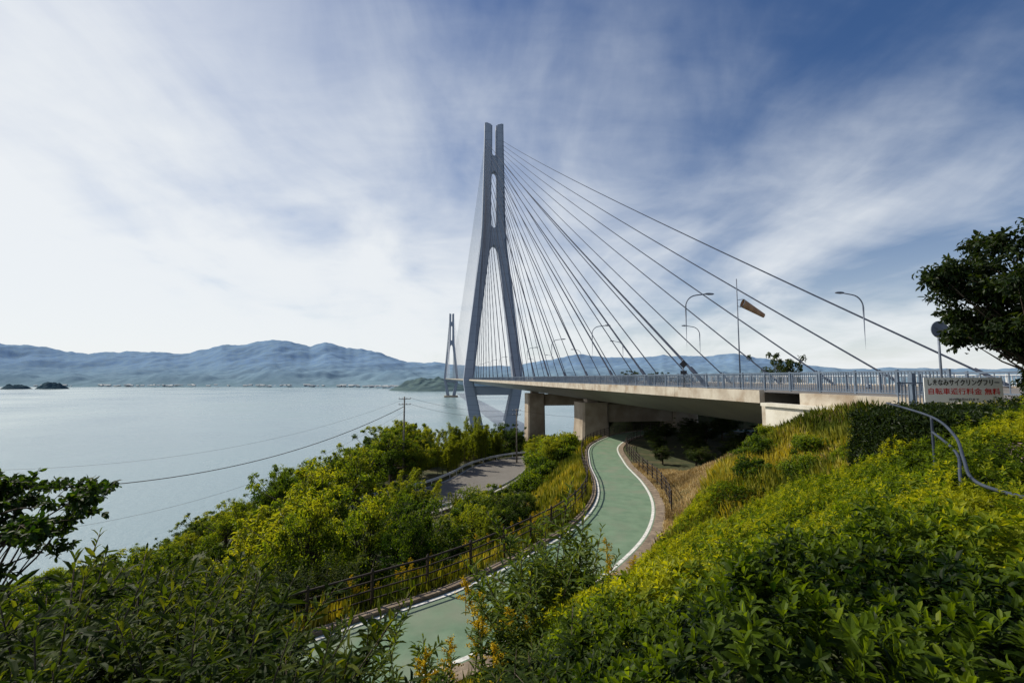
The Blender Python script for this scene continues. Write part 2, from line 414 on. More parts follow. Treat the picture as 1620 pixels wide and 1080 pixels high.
hm = MB()
box(hm, (0, 0, 3), (14, 10, 6))
hm.add([(-7.6, -5.6, 6.01), (7.6, -5.6, 6.01), (7.6, 5.6, 6.01), (-7.6, 5.6, 6.01), (-7.6, 0, 9.5), (7.6, 0, 9.5)], [(0, 1, 5), (0, 5, 4), (2, 3, 4), (2, 4, 5), (0, 4, 3), (1, 2, 5), (0, 3, 2), (0, 2, 1)])
M_house = noisemat('house_wall', (.3, .33, .36), (.55, .56, .56), .02, .8)
HME = hm.mesh('shore_house', M_house)
for i in range(130):
    b = R.uniform(-1.05, -.12) if i < 75 else (R.uniform(-.9, -.5) if i < 100 else R.uniform(-.38, -.2))
    sh = float(np.interp(b, [-2, -1.1, -.6, -.35, -.25, -.12], [2600, 2500, 2450, 2350, 2050, 1950]))
    y = sh + R.uniform(-5, 60)
    o = bpy.data.objects.new('shore_house', HME); COL.objects.link(o)
    o.location = (b * y, y, SEA + 3 + R.uniform(0, 6)); s = R.uniform(.5, 1.2); o.scale = (s * R.uniform(.8, 2.), s, s * .8); o.rotation_euler = (0, 0, R.uniform(-.5, .5))
    top(o, 'small pale gabled house on the far shore', 'house', 'houses along the far shore')

# ------------------------------------------------------------------ the bridge
def BP(s, l, z):
    p = T0 + AX * s + LT * l
    return (p[0], p[1], z)
bridge = empty('cable_stayed_bridge', BP(-261, 0, -.85))
top(bridge, 'long white cable-stayed bridge with two tall split towers over the sea', 'bridge')
boff = Vector(bridge.location)
def bpart(mb, name, mat, smooth=False):
    o = mb.obj(name, mat, smooth); o.parent = bridge; o.location = -boff; return o
DZ = -.85
mb = MB()
prof = [(-15.0, DZ - .02), (15.0, DZ - .02), (15.0, -1.5), (9.2, -3.6), (-9.2, -3.6), (-15.0, -1.5)]
loft(mb, [[BP(s, l, z) for l, z in prof] for s in (-260.5, -200, -100, 0, 300, 600, 890, 1210)])
bpart(mb, 'bridge_girder', M_girder)
mb = MB()
for sgn in (-1, 1):
    pr = [(sgn * 15.01, DZ + .12), (sgn * 15.35, DZ + .12), (sgn * 15.35, -1.5), (sgn * 15.01, -1.5)]
    ss = list(np.arange(-261, 0, 10.)) + [0, 300, 600, 890, 1210]
    for a, b_ in zip(ss[:-1], ss[1:]):
        loft(mb, [[BP(a + .02, l, z) for l, z in pr], [BP(b_ - .02, l, z) for l, z in pr]])
bpart(mb, 'edge_fascia', M_fascia)
mb = MB(); loft(mb, [[BP(s, l, z) for l, z in ((-14.98, DZ), (14.98, DZ), (14.98, DZ - .015), (-14.98, DZ - .015))] for s in (-340, -100, 300, 890, 1210)])
bpart(mb, 'bridge_roadway', M_asph)
mb = MB()
ax2 = tuple(AX)
box(mb, BP(-262.6, 0, -6.3), (3.2, 30.5, 9.4), ax2)
box(mb, BP(-302.7, -15.2, -2.1), (77, .5, 2.6), ax2); box(mb, BP(-302.7, 15.2, -4), (77, .5, 6), ax2)
bpart(mb, 'abutment', M_fascia)
mb = MB(); box(mb, BP(-265.5, -15.7, -2.35), (6.6, .5, 1.5), ax2); box(mb, BP(-265.5, -15.75, -1.5), (7., .7, .18), ax2)
bpart(mb, 'wing_wall', noisemat('pale_concrete', (.5, .47, .4), (.66, .64, .58), .8, .85, .2))
def pier(s, name='bridge_pier', h=50.):
    mb = MB()
    for sg in (-1, 1):
        rg = []
        for z, wx, wy in ((-h, 5.4, 6.4), (-7.4, 4.6, 5.4), (-4.1, 4.6, 5.4)):
            c = .35
            l0 = sg * 8.2
            pts = [(-wx / 2 + c, -wy / 2), (wx / 2 - c, -wy / 2), (wx / 2, -wy / 2 + c), (wx / 2, wy / 2 - c), (wx / 2 - c, wy / 2), (-wx / 2 + c, wy / 2), (-wx / 2, wy / 2 - c), (-wx / 2, -wy / 2 + c)]
            rg.append([BP(s + q, l0 + p, z) for p, q in pts])
        loft(mb, rg)
        box(mb, BP(s, sg * 8.2, -3.85), (2., 2., .5), ax2)
    box(mb, BP(s, 0, -5.9), (4.2, 11.9, 3.0), ax2)
    bpart(mb, name, M_conc)
def s_at(Y, l=0.): return (Y - 287.7 - LT[1] * l) / .9869
pier(s_at(81), h=14); pier(s_at(127), h=46)

def tower(s0):
    mb = MB()
    zz = [(-52, 11.0, 2.6, 5.2), (-47.5, 11.0, 2.6, 5.2), (-10, 17.4, 10.6, 4.6), (-3, 18.5, 12.2, 4.4), (1, 18.4, 12.3, 4.4), (30, 15.0, 8.9, 4.1), (60, 11.4, 5.3, 3.8), (84, 8.5, 2.3, 3.6), (97, 7.6, 1.6, 3.5), (115, 7.1, 1.8, 3.4), (133, 6.7, 1.6, 3.3), (146, 6.4, 1.25, 3.2), (163.5, 6.1, 1.2, 3.1)]
    for sg in (-1, 1):
        rg = []
        for z, o, i, dp in zz:
            c = .8
            P = [(i, -dp + c), (i + c, -dp + c), (i + c, -dp), (o - c, -dp), (o - c, -dp + c), (o, -dp + c), (o, dp - c), (o - c, dp - c), (o - c, dp), (i + c, dp), (i + c, dp - c), (i, dp - c)]
            rg.append([BP(s0 + q, sg * p, z) for p, q in P])
        z, o, i, dp = zz[-1]
        rg.append([BP(s0 + q, sg * p, 164.6 + 1.6 * (p - i) / (o - i)) for p, q in P])
        loft(mb, rg)
    def fill(z0, z1, dp):
        wi = lambda z: float(np.interp(z, [q[0] for q in zz], [q[2] for q in zz])) + .3
        zs = np.linspace(z0, z1, 4)
        loft(mb, [[BP(s0 + b_, a, z) for a, b_ in ((-wi(z), -dp), (wi(z), -dp), (wi(z), dp), (-wi(z), dp))] for z in zs])
        for zE, dr in ((z0, -1), (z1, 1)):
            for sg in (-1, 1):
                W = wi(zE)
                ring = []
                for q in (-dp + .02, dp - .02):
                    ring.append([BP(s0 + q, sg * W, zE), BP(s0 + q, sg * .05, zE), BP(s0 + q, sg * W * .62, zE + dr * W * .5), BP(s0 + q, sg * W, zE + dr * W * 1.6)])
                loft(mb, ring)
    fill(85, 96, 2.6); fill(134, 144, 2.5)
    t = bpart(mb, 'bridge_tower', M_tower)
    c = MB(); loft(c, [[BP(s0 + b_, l, z) for b_, z in ((-3, -5), (3, -5), (3, -10.5), (-3, -10.5))] for l in (-13.2, 13.2)])
    co = c.obj('crossbeam', M_tower); co.parent = t
    f = MB(); box(f, BP(s0, 0, -46.5), (26, 34, 5), ax2)
    fo = f.obj('tower_foundation', M_conc); fo.parent = t
    return t
tower(0); tower(890)

Yl = [37.4, 46.5, 55, 64, 75] + list(np.linspace(86, 268, 16))
def cable(mb, a, b_, r, k=5, n=14, sag=.007):
    a = np.array(a); b_ = np.array(b_); L = np.linalg.norm(b_ - a)
    t = np.linspace(0, 1, n)[:, None]
    P = a + (b_ - a) * t; P[:, 2] -= (4 * t * (1 - t))[:, 0] * sag * L * (np.linalg.norm((b_ - a)[:2]) / L)
    tube(mb, P, r, k)
for sg in (-1, 1):
    for i in range(21):
        zt = 155 - i * 2.75
        sA = s_at(Yl[i])
        for side, s in ((0, sA), (1, 20 + (20 - i) * 20.)):
            mb = MB()
            cable(mb, BP(-1.5 if side == 0 else 1.5, sg * (5.6 if zt > 110 else 6), zt), BP(s, sg * 14.2, DZ + .3), (.105 if i < 5 else .14) if side == 0 else .07)
            p = BP(s, sg * 14.2, DZ + .3); q = BP(-1.5, sg * 5.6, zt)
            if side == 0:
                dv = nrm(np.array(q) - np.array(p)); tube(mb, [np.array(p) - dv * .3, np.array(p) + dv * 2.6], .16, 8)
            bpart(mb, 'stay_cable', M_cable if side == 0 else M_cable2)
mb = MB()
for sg in (-1, 1):
    for i in range(21):
        zt = 155 - i * 2.75
        cable(mb, BP(888.5, sg * 5.6, zt), BP(890 - 20 - (20 - i) * 20., sg * 14.2, DZ + .3), .09, 4, 6)
        cable(mb, BP(891.5, sg * 5.6, zt), BP(890 + 20 + (20 - i) * 14., sg * 14.2, DZ + .3), .09, 4, 6)
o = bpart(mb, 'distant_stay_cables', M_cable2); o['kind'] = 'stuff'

def railing(l, s0, s1, h, step, mat, name):
    mb = MB()
    for z, th in ((DZ + .12 + h, .07), (DZ + .22, .05)):
        loft(mb, [[BP(s, l + a, z + b_) for a, b_ in ((-.04, 0), (.04, 0), (.04, -th), (-.04, -th))] for s in (s0, s1)])
    for s in np.arange(s0, s1, 2.):
        box(mb, BP(s, l, DZ + .12 + h / 2 + .02), (.09, .09, h + .04), ax2)
    s = s0
    while s < s1:
        box(mb, BP(s, l, DZ + .12 + h / 2), (.03, .03, h - .14), ax2)
        s += step if s < s0 + 75 else step * 2.5
        if s > s0 + 200: break
    return bpart(mb, name, mat)
railing(-15.2, -271.3, 10, 1.05, .14, M_rail, 'footway_railing')
railing(-11.6, -271.3, 10, 1.0, .5, M_rail, 'roadway_barrier')
railing(15.2, -275, 10, 1.05, .3, M_wrail, 'footway_railing')
railing(11.6, -275, 10, .9, .6, M_galv, 'roadway_barrier')

# ------------------------------------------------------------------ street lamps
lp = MB(); pts = [(0, 0, 0), (0, 0, 3), (0, 0, 6.6)]
for k in range(1, 8):
    a = k / 7 * rad(82); pts.append((1.1 * (1 - math.cos(a)), 0, 6.6 + 1.0 * math.sin(a)))
pts.append((1.9, 0, 7.72))
tube(lp, pts, [.10, .085, .065] + [.05] * 7 + [.045], 8); tube(lp, [(0, 0, 0), (0, 0, .35)], .16, 8)
LPM = lp.mesh('lamp_pole', M_galv, True)
lh = MB(); rg = []
for x, wv, hv in ((1.75, .06, .05), (1.85, .13, .08), (2.1, .17, .1), (2.4, .14, .08), (2.55, .05, .03)):
    rg.append([(x, wv * math.cos(a), 7.73 + hv * math.sin(a)) for a in np.arange(8) * math.pi / 4])
loft(lh, rg); LHM = lh.mesh('lamp_head', M_galv, True)
def lamp(x, y, ang, h=1.):
    e = empty('street_lamp', (x, y, DZ)); e.rotation_euler = (0, 0, ang); e.scale = (h, h, h)
    for n_, m_ in (('lamp_pole', LPM), ('lamp_head', LHM)):
        c = bpy.data.objects.new(n_, m_); COL.objects.link(c); c.parent = e
    return e
aL = math.atan2(LT[1], LT[0])
for Y in (36.6, 59, 80, 102, 125, 147, 172, 198, 224):
    p = BP(s_at(Y, -14.75), -14.75, 0); top(lamp(p[0], p[1], aL), 'tall grey curved-arm street lamp on the bridge edge', 'street lamp', 'street lamps on the bridge')
for Y in (36.8, 60, 85, 110, 136, 162, 190):
    p = BP(s_at(Y), -.4, 0); top(lamp(p[0], p[1], aL + math.pi), 'tall grey curved-arm street lamp in the middle of the bridge', 'street lamp', 'street lamps on the bridge')

ws = empty('windsock', (15.1, 30.2, DZ)); top(ws, 'faded orange windsock on a thin grey pole by the bridge railing', 'windsock')
m = MB(); tube(m, [(0, 0, 0), (0, 0, 3.5), (0, 0, 7.5)], [.055, .04, .03], 8); m.obj('pole', M_galv, True, ws)
m = MB(); rg = []
for k in range(9):
    t = k / 8; r = .27 * (1 - .5 * t); x = .35 + 1.4 * t; z = 5.85 - .1 * t - .75 * t
    rg.append([(x + r * math.cos(a) * .35, r * math.sin(a), z + r * math.cos(a)) for a in np.arange(12) * math.pi / 6])
loft(m, rg, cap=False)
mm, nt, b = newmat('windsock_fabric'); g = N(nt, 'ShaderNodeTexCoord'); sx = N(nt, 'ShaderNodeSeparateXYZ'); nt.links.new(g.outputs['Object'], sx.inputs[0])
wv = N(nt, 'ShaderNodeMath', operation='MULTIPLY'); wv.inputs[1].default_value = 2.1; nt.links.new(sx.outputs['X'], wv.inputs[0])
fr = N(nt, 'ShaderNodeMath', operation='FRACT'); nt.links.new(wv.outputs[0], fr.inputs[0])
gt = N(nt, 'ShaderNodeMath', operation='GREATER_THAN'); gt.inputs[1].default_value = .5; nt.links.new(fr.outputs[0], gt.inputs[0])
mx = N(nt, 'ShaderNodeMix', data_type='RGBA'); mx.inputs['A'].default_value = (.28, .165, .10, 1); mx.inputs['B'].default_value = (.33, .21, .13, 1)
nt.links.new(gt.outputs[0], mx.inputs['Factor']); nt.links.new(mx.outputs['Result'], b.inputs['Base Color']); b.inputs['Roughness'].default_value = .9
m.obj('fabric_sock', mm, True, ws)
m = MB(); tube(m, [(.35 + .27 * math.cos(a) * .35, .27 * math.sin(a), 5.85 + .27 * math.cos(a)) for a in np.linspace(0, 2 * math.pi, 17)], .02, 5); tube(m, [(0, 0, 6.05), (.42, 0, 6.12)], .02, 5); tube(m, [(0, 0, 5.65), (.28, 0, 5.58)], .02, 5); m.obj('hoop', M_galv, True, ws)

sg_ = empty('warning_sign', (13.6, 36.2, DZ)); top(sg_, 'small dark diamond road sign seen from behind on a pole', 'road sign')
m = MB(); tube(m, [(0, 0, 0), (0, 0, 2.3)], .04, 8); m.obj('sign_pole', M_galv, True, sg_)
m = MB(); rg = [[(.33 * math.sin(a), q, 1.95 + .33 * math.cos(a)) for a in np.arange(4) * math.pi / 2] for q in (-.08, -.05)]; loft(m, rg); box(m, (0, -.065, 1.3), (.5, .03, .28)); m.obj('sign_plate', M_dark, False, sg_)
sg_ = empty('round_sign', (15.9, 16.9, -1.6)); top(sg_, 'round traffic sign on a grey pole beside the road', 'road sign')
m = MB(); tube(m, [(0, 0, 0), (0, 0, 3.6)], .04, 8); m.obj('sign_pole', M_galv, True, sg_)
m = MB(); rg = [[(.32 * math.sin(a), q, 3.4 + .32 * math.cos(a)) for a in np.arange(20) * math.pi / 10] for q in (-.08, -.05)]; loft(m, rg); m.obj('sign_plate', M_galv, False, sg_)

# banner sign with lettering
bx, by = 14.15, 15.7
ban = empty('banner_sign', (bx, by, -1.7)); top(ban, 'white banner with black and red Japanese lettering on a roadside fence', 'sign')
ban.rotation_euler = (0, 0, rad(-14))
m = MB(); rg = [[(x, 0, z) for x, z in ((0, .88), (2.2, .88), (2.2, 1.72), (0, 1.72))], [(x, .03, z) for x, z in ((0, .88), (2.2, .88), (2.2, 1.72), (0, 1.72))]]; loft(m, rg)
m.obj('banner_board', noisemat('banner_white', (.86, .87, .88), (.89, .9, .9), 2, .5), False, ban)
for x in (0.05, 1.1, 2.15):
    m = MB(); box(m, (x, .07, .75), (.05, .05, 1.85)); m.obj('support_post', M_galv, False, ban)
def text(body, size, loc, colr, name, off):
    cu = bpy.data.curves.new(name, 'FONT'); cu.body = body; cu.size = size; cu.extrude = .003; cu.align_x = 'CENTER'; cu.offset = off
    t = bpy.data.objects.new(name, cu); COL.objects.link(t)
    bpy.context.view_layer.update()
    me = bpy.data.meshes.new_from_object(t.evaluated_get(bpy.context.evaluated_depsgraph_get()))
    bpy.data.objects.remove(t)
    o = bpy.data.objects.new(name, me); COL.objects.link(o); o.parent = ban; o.location = loc; o.rotation_euler = (rad(90), 0, 0)
    mt, nt, b = newmat(name + '_ink'); b.inputs['Base Color'].default_value = (*colr, 1); me.materials.clear(); me.materials.append(mt)
    if len(me.vertices):
        co = np.empty(len(me.vertices) * 3); me.vertices.foreach_get('co', co); wdt = np.ptp(co.reshape(-1, 3)[:, 0])
        k = min(1., 2.0 / max(wdt, .01)); o.scale = (k, 1, 1)
text('しまなみサイクリングフリー', .23, (1.1, -.006, 1.47), (.015, .015, .02), 'black_lettering', .005)
text('自転車通行料金 無料', .23, (1.1, -.006, 1.17), (.65, .015, .015), 'red_lettering', .002)
text('2019年3月31日まで', .10, (1.1, -.006, .95), (.02, .02, .05), 'small_lettering', .001)
m = MB()
for x in np.arange(0, 3.4, .14): box(m, (x + 15.1, 17.9, -.85), (.03, .03, 1.2))
box(m, (16.8, 17.9, -.2), (3.5, .06, .06)); box(m, (16.8, 17.9, -1.4), (3.5, .06, .06)); box(m, (15.95, 18.2, -.75), (.16, .16, 1.9))
top(m.obj('gate_railing', M_rail), 'blue-grey steel railing at the bridge entrance', 'railing')

# ------------------------------------------------------------------ fences along the path
def fence(off, i0, i1, name, label):
    P = np.column_stack([PATH[:, 0] + PNR[:, 0] * off, PATH[:, 1] + PNR[:, 1] * off, PATH[:, 2]])[i0:i1]
    seg = np.r_[0, np.cumsum(np.linalg.norm(np.diff(P, axis=0), axis=1))]
    e = empty(name, P[0]); top(e, label, 'fence')
    n = int(seg[-1] // 2.0)
    q = np.linspace(0, seg[-1], n + 1)
    Q = np.column_stack([np.interp(q, seg, P[:, k]) for k in range(3)])
    pm = MB(); box(pm, (0, 0, .55), (.08, .08, 1.3)); tube(pm, [(0, 0, 1.18), (0, 0, 1.26)], [.06, .02], 8)
    pme = pm.mesh('fence_post', M_brown)
    for k, p in enumerate(Q):
        o = bpy.data.objects.new('fence_post', pme); COL.objects.link(o); o.parent = e; o.location = Vector(p) - Vector(P[0])
        if k + 1 < len(Q): o.rotation_euler = (0, 0, math.atan2(Q[k + 1][1] - p[1], Q[k + 1][0] - p[0]))
    for h in (.3, .58, .86, 1.12):
        rm = MB(); tube(rm, Q - P[0] + [0, 0, h], .026 if h < 1 else .036, 6); rm.obj('fence_rail', M_brown, True, e)
fence(-2.45, 3 * 14, 15 * 14, 'path_fence', 'brown steel rail fence along the outer path edge')
fence(2.75, 8 * 14 + 10, 15 * 14, 'path_fence', 'brown steel rail fence along the inner path curve')

for off in (-6.3, 6.3):
    P = np.column_stack([ROADC[:, 0] + RN[:, 0] * off, ROADC[:, 1] + RN[:, 1] * off, ROADC[:, 2] + .1])
    e = empty('guardrail', P[0]); top(e, 'white steel guardrail along the lower road bend', 'guardrail')
    m = MB(); rg = []
    for i, p in enumerate(P - P[0]):
        nn = RN[i]
        rg.append([(p[0] + nn[0] * a, p[1] + nn[1] * a, p[2] + z) for a, z in ((0, .5), (-.08, .6), (0, .7), (-.08, .82), (0, .95), (.03, .95), (.03, .5))])
    loft(m, rg); m.obj('beam', M_wrail, False, e)
    for i in range(0, len(P), 3):
        m = MB(); tube(m, [P[i] - P[0] + [.1, 0, -.3], P[i] - P[0] + [.1, 0, .85]], .06, 6); m.obj('guardrail_post', M_wrail, False, e)

# ------------------------------------------------------------------ utility poles and wires
def upole(x, y, ztop, nm='utility_pole'):
    zg = float(ground(x, y)[0])
    e = empty(nm, (x, y, zg)); h = ztop - zg
    m = MB(); tube(m, [(0, 0, -.3), (0, 0, h)], [.19, .11], 10); m.obj('pole_shaft', M_pole, True, e)
    for dz in (.4, 1.3):
        m = MB(); box(m, (0, .15, h - dz), (1.9, .09, .09), (1, .3)); m.obj('crossarm', M_dark, False, e)
        for a in (-.85, -.3, .3, .85):
            m = MB(); tube(m, [(a, .15 + a * .3, h - dz + .05), (a, .15 + a * .3, h - dz + .16), (a, .15 + a * .3, h - dz + .28)], [.05, .07, .03], 8); m.obj('insulator', M_wrail, True, e)
    return e
top(upole(-17.6, 75, -3.0), 'concrete utility pole with two crossarms among the trees', 'utility pole')
top(upole(1.0, 98, -6.5), 'slim concrete utility pole near the lower road', 'utility pole')
def wire(a, b_, sag, r, label):
    a = np.array(a, float); b_ = np.array(b_, float); t = np.linspace(0, 1, 30)[:, None]
    P = a + (b_ - a) * t; P[:, 2] -= sag * 4 * (t * (1 - t))[:, 0]
    m = MB(); tube(m, P, r, 5); top(m.obj('power_line', M_dark, True), label, 'power line')
wire((-17.6, 75, -4.6), (-60, 40, -9), 4.9, .05, 'thick black power cable sagging from the utility pole')
wire((-17.0, 75, -3.2), (-62, 48, -9.5), 3.2, .012, 'thin power line sagging from the utility pole')
wire((-17.6, 75, -5.4), (-60, 38, -14), 5.2, .014, 'thin telephone line sagging from the utility pole')
wire((-16.8, 75.2, -3.2), (1.3, 98, -6.8), 1.0, .02, 'thin power line between two utility poles')
wire((-16.8, 75.2, -4.2), (1.3, 98, -7.6), 1.2, .02, 'thin power line between two utility poles')
wire((1.3, 98, -6.8), (30, 118, -9), 1.2, .02, 'thin power line passing under the bridge')

# ------------------------------------------------------------------ plants
def crown_clumps(mb, centres, radii, per, L, W, base=.4, zc=None, zr=3.):
    for c, r in zip(centres, radii):
        d = rdir(per, .25)
        rr = r * (0.4 + .8 * R.rand(per) ** 1.3)[:, None]
        ax_ = np.array([R.uniform(.6, 1.4), R.uniform(.6, 1.4), R.uniform(.55, 1.1)])
        pos = c + d * rr * ax_
        nn = nrm(d + R.normal(size=(per, 3)) * .6 + [0, 0, .5])
        dd = nrm(np.cross(nn, rdir(per)) + [0, 0, -.25])
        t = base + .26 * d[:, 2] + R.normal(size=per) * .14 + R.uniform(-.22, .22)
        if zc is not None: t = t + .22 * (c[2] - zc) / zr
        leafset(mb, pos, dd, nn, L * R.uniform(.7, 1.3, per), W * R.uniform(.7, 1.3, per), np.clip(t, 0, 1))

def make_tree(kind):
    tr = MB(); cr = MB()
    if kind == 'broad':
        n = 46; d = rdir(n, .2); rad_ = np.array([2.5, 2.5, 2.9]) * R.uniform(.7, 1.25, 3)
        c = np.array([0, 0, 4.6]) + d * rad_ * (R.uniform(.3, 1.2, n) ** .6)[:, None]
        c2 = np.column_stack([R.normal(size=16) * 1.5, R.normal(size=16) * 1.5, R.uniform(6.2, 8.2, 16)])
        crown_clumps(cr, c, R.uniform(.35, 1.1, n), 170, .23, .115, .42, 4.8, 2.7)
        crown_clumps(cr, c2, R.uniform(.18, .42, 16), 60, .24, .11, .6)
        tube(tr, [(0, 0, -1.5), (.1, 0, 1.2), (.0, .15, 3), (.2, 0, 5.2)], [.25, .2, .15, .05], 8)
        for k in range(14):
            q = c[k * 3]; a = np.array([.05, .1, R.uniform(1.5, 4)])
            tube(tr, [a, (a + q) / 2 + [0, 0, -.2], q], [.1, .06, .02], 5)
        for q in c2: tube(tr, [np.array([.1, 0, 4.6]), (q + [0, 0, 4.6]) / 2, q], [.05, .03, .012], 5)
    elif kind == 'bamboo':
        for k in range(16):
            bx_, by_ = R.normal(size=2) * .7; ln_ = R.normal(size=2) * .9; h = R.uniform(5, 8)
            t = np.linspace(0, 1, 8)
            P = np.column_stack([bx_ + ln_[0] * t ** 2.2, by_ + ln_[1] * t ** 2.2, -1 + (h + 1) * (t - .12 * t ** 3)])
            tube(tr, P, np.linspace(.05, .012, 8), 5)
            m = 340; tt = R.uniform(.25, 1, m) ** .8
            pos = np.column_stack([np.interp(tt, t, P[:, i]) for i in range(3)]) + R.normal(size=(m, 3)) * [.33, .33, .25] * (1.15 - tt)[:, None] * 1.3
            leafset(cr, pos, nrm(R.normal(size=(m, 3)) * [1, 1, .5] + [0, 0, -.35]), rdir(m, 1), .34 * R.uniform(.7, 1.2, m), .10, np.clip(.3 + .3 * tt + R.normal(size=m) * .12, 0, 1))
    elif kind == 'bush':
        n = 34; d = rdir(n, .4); d[:, 2] = np.abs(d[:, 2])
        c = d * [2.1, 2.1, 1.9] * (R.uniform(.3, 1.15, n) ** .6)[:, None] + [0, 0, .4]
        crown_clumps(cr, c, R.uniform(.3, .8, n), 130, .24, .14, .45, 1.4, 1.5)
        for k in range(10): tube(tr, [(0, 0, -.6), c[k] * .5, c[k]], [.06, .04, .015], 5)
    return tr.mesh('trunk', M_bark, True), cr
TV = {}
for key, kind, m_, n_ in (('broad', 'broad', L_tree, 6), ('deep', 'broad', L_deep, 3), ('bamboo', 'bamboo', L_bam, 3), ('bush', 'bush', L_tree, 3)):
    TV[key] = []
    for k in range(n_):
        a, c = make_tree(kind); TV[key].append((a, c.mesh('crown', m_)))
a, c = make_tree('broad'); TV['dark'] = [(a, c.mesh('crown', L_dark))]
HN = {'broad': 8.2, 'deep': 8.2, 'bamboo': 7.6, 'bush': 2.8, 'dark': 8.2}
def put(kind, x, y, h, name, label, cat, group, zg=None, wide=1.):
    zg = float(ground(x, y)[0]) if zg is None else zg
    e = empty(name, (x, y, zg)); s = h / HN[kind]
    e.scale = (s * wide, s * wide, s); e.rotation_euler = (0, 0, R.uniform(0, 6.28))
    a, c = TV[kind][R.randint(len(TV[kind]))]
    for n_, m_ in (('trunk', a), ('crown', c)):
        o = bpy.data.objects.new(n_, m_); COL.objects.link(o); o.parent = e
    return top(e, label, cat, group)

SB = [-1.4, -1.08, -.72, -.64, -.56, -.52, -.44, -.40, -.34, -.28, -.24, -.20, -.17, -.12, -.09, -.06, -.05, .0, .03, .05, .13, .15, .3]
ST = [-.5, -.43, -.33, -.265, -.24, -.185, -.18, -.17, -.13, -.105, -.085, -.09, -.07, -.055, -.035, -.04, -.08, -.10, -.12, -.12, -.12, -.16, -.16]
placed = []
cand = np.column_stack([R.uniform(-75, 14, 9000), R.uniform(9, 165, 9000)])
cd, cz = pathinfo(cand[:, 0], cand[:, 1]); cg = ground(cand[:, 0], cand[:, 1]); crd = roaddist(cand[:, 0], cand[:, 1])
cnt = 0
for (x, y), d, g_, rd in zip(cand, cd, cg, crd):
    if d > -4.6 or g_ < SEA + 2 or rd < 7.8: continue
    b_ = x / y
    if b_ < -1.5 or b_ > .16: continue
    tl = np.interp(b_, SB, ST) * (1 + .35 * vnoise(x * .35, y * .35, 4) ** 2)
    if y < 50: tl = min(tl, -.185 + .03 * vnoise(x * .3, y * .3, 6))
    if y < 30: tl = min(tl, -.265)
    if -.125 < b_ < .045 and y < 86: tl = min(tl, -.24)
    if .03 <= b_ < .17 and y < 46: tl = min(tl, -.27)
    allow = tl * y - g_
    h = min(R.uniform(4, 11.5) if y < 60 else R.uniform(8, 16), allow)
    if h < 1.3: continue
    sp = max(1.4, .42 * h) if y < 60 else max(2.4, .44 * h)
    if any((x - p[0]) ** 2 + (y - p[1]) ** 2 < sp * sp for p in placed): continue
    placed.append((x, y)); cnt += 1
    if cnt > 280: break
    sel = vnoise(x * .15, y * .15, 77); dk = vnoise(x * .22, y * .22, 31) + (.18 if y > 70 else 0)
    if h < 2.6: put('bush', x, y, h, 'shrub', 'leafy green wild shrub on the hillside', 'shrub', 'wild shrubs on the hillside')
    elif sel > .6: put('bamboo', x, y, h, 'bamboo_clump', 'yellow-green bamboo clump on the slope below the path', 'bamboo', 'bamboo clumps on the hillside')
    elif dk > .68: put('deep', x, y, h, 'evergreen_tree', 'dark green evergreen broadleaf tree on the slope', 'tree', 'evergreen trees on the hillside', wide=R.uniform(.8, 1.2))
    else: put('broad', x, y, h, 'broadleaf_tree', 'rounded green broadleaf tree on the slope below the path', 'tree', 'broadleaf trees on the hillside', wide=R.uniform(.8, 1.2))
for x, y, h in ((6.5, 60, 3.6), (4.5, 56, 3.6), (8.2, 67, 3.0), (3.2, 50, 3.0), (5.8, 53, 2.4), (2.0, 46, 2.6),
                (12.6, 22.5, .9), (11.0, 20.5, 1.1), (12.0, 18.6, 1.1), (13.3, 26.6, 1.0), (9.6, 18.6, 1.1), (10.6, 16.6, 1.1)):
    put('bush', x, y, h, 'shrub', 'leafy green wild shrub on the hillside', 'shrub', 'wild shrubs on the hillside')
put('dark', 46, 77, 15.8, 'broadleaf_tree', 'dark tree top showing above the far bridge railing', 'tree', None, zg=-11.5, wide=.8)
put('dark', 42, 110, 9, 'broadleaf_tree', 'rounded green broadleaf tree on the far embankment', 'tree', None, zg=-9)
for x, y in ((24, 94), (29, 92), (34, 91), (39, 90), (20, 97), (45, 90), (51, 88)):
    put('dark', x, y, 5.5, 'embankment_tree', 'dark shaded tree on the embankment under the bridge', 'tree', 'shaded trees under the bridge', wide=1.3)
for x, y, h in ((17.5, 44, 2.2), (19.5, 50, 2.6), (22, 57, 3.0), (26, 62, 3.2), (30, 66, 3.2), (16, 39, 1.8), (21, 44, 2.4), (25, 50, 3.0), (16.5, 53, 2.2), (18.5, 60, 2.6), (22, 66, 2.8), (14.6, 45, 1.8), (27, 70, 3.0), (33, 70, 3.2), (19, 39, 2.2), (23, 39, 2.5), (27, 44, 3.0), (30, 54, 3.4)):
    put('dark', x, y, h, 'added_shade_shrub', 'dark shrub added to deepen the shade under the bridge deck', 'shrub', 'added shade shrubs under the bridge', wide=1.7)  # added to deepen the under-deck shade, painted into their dark leaves

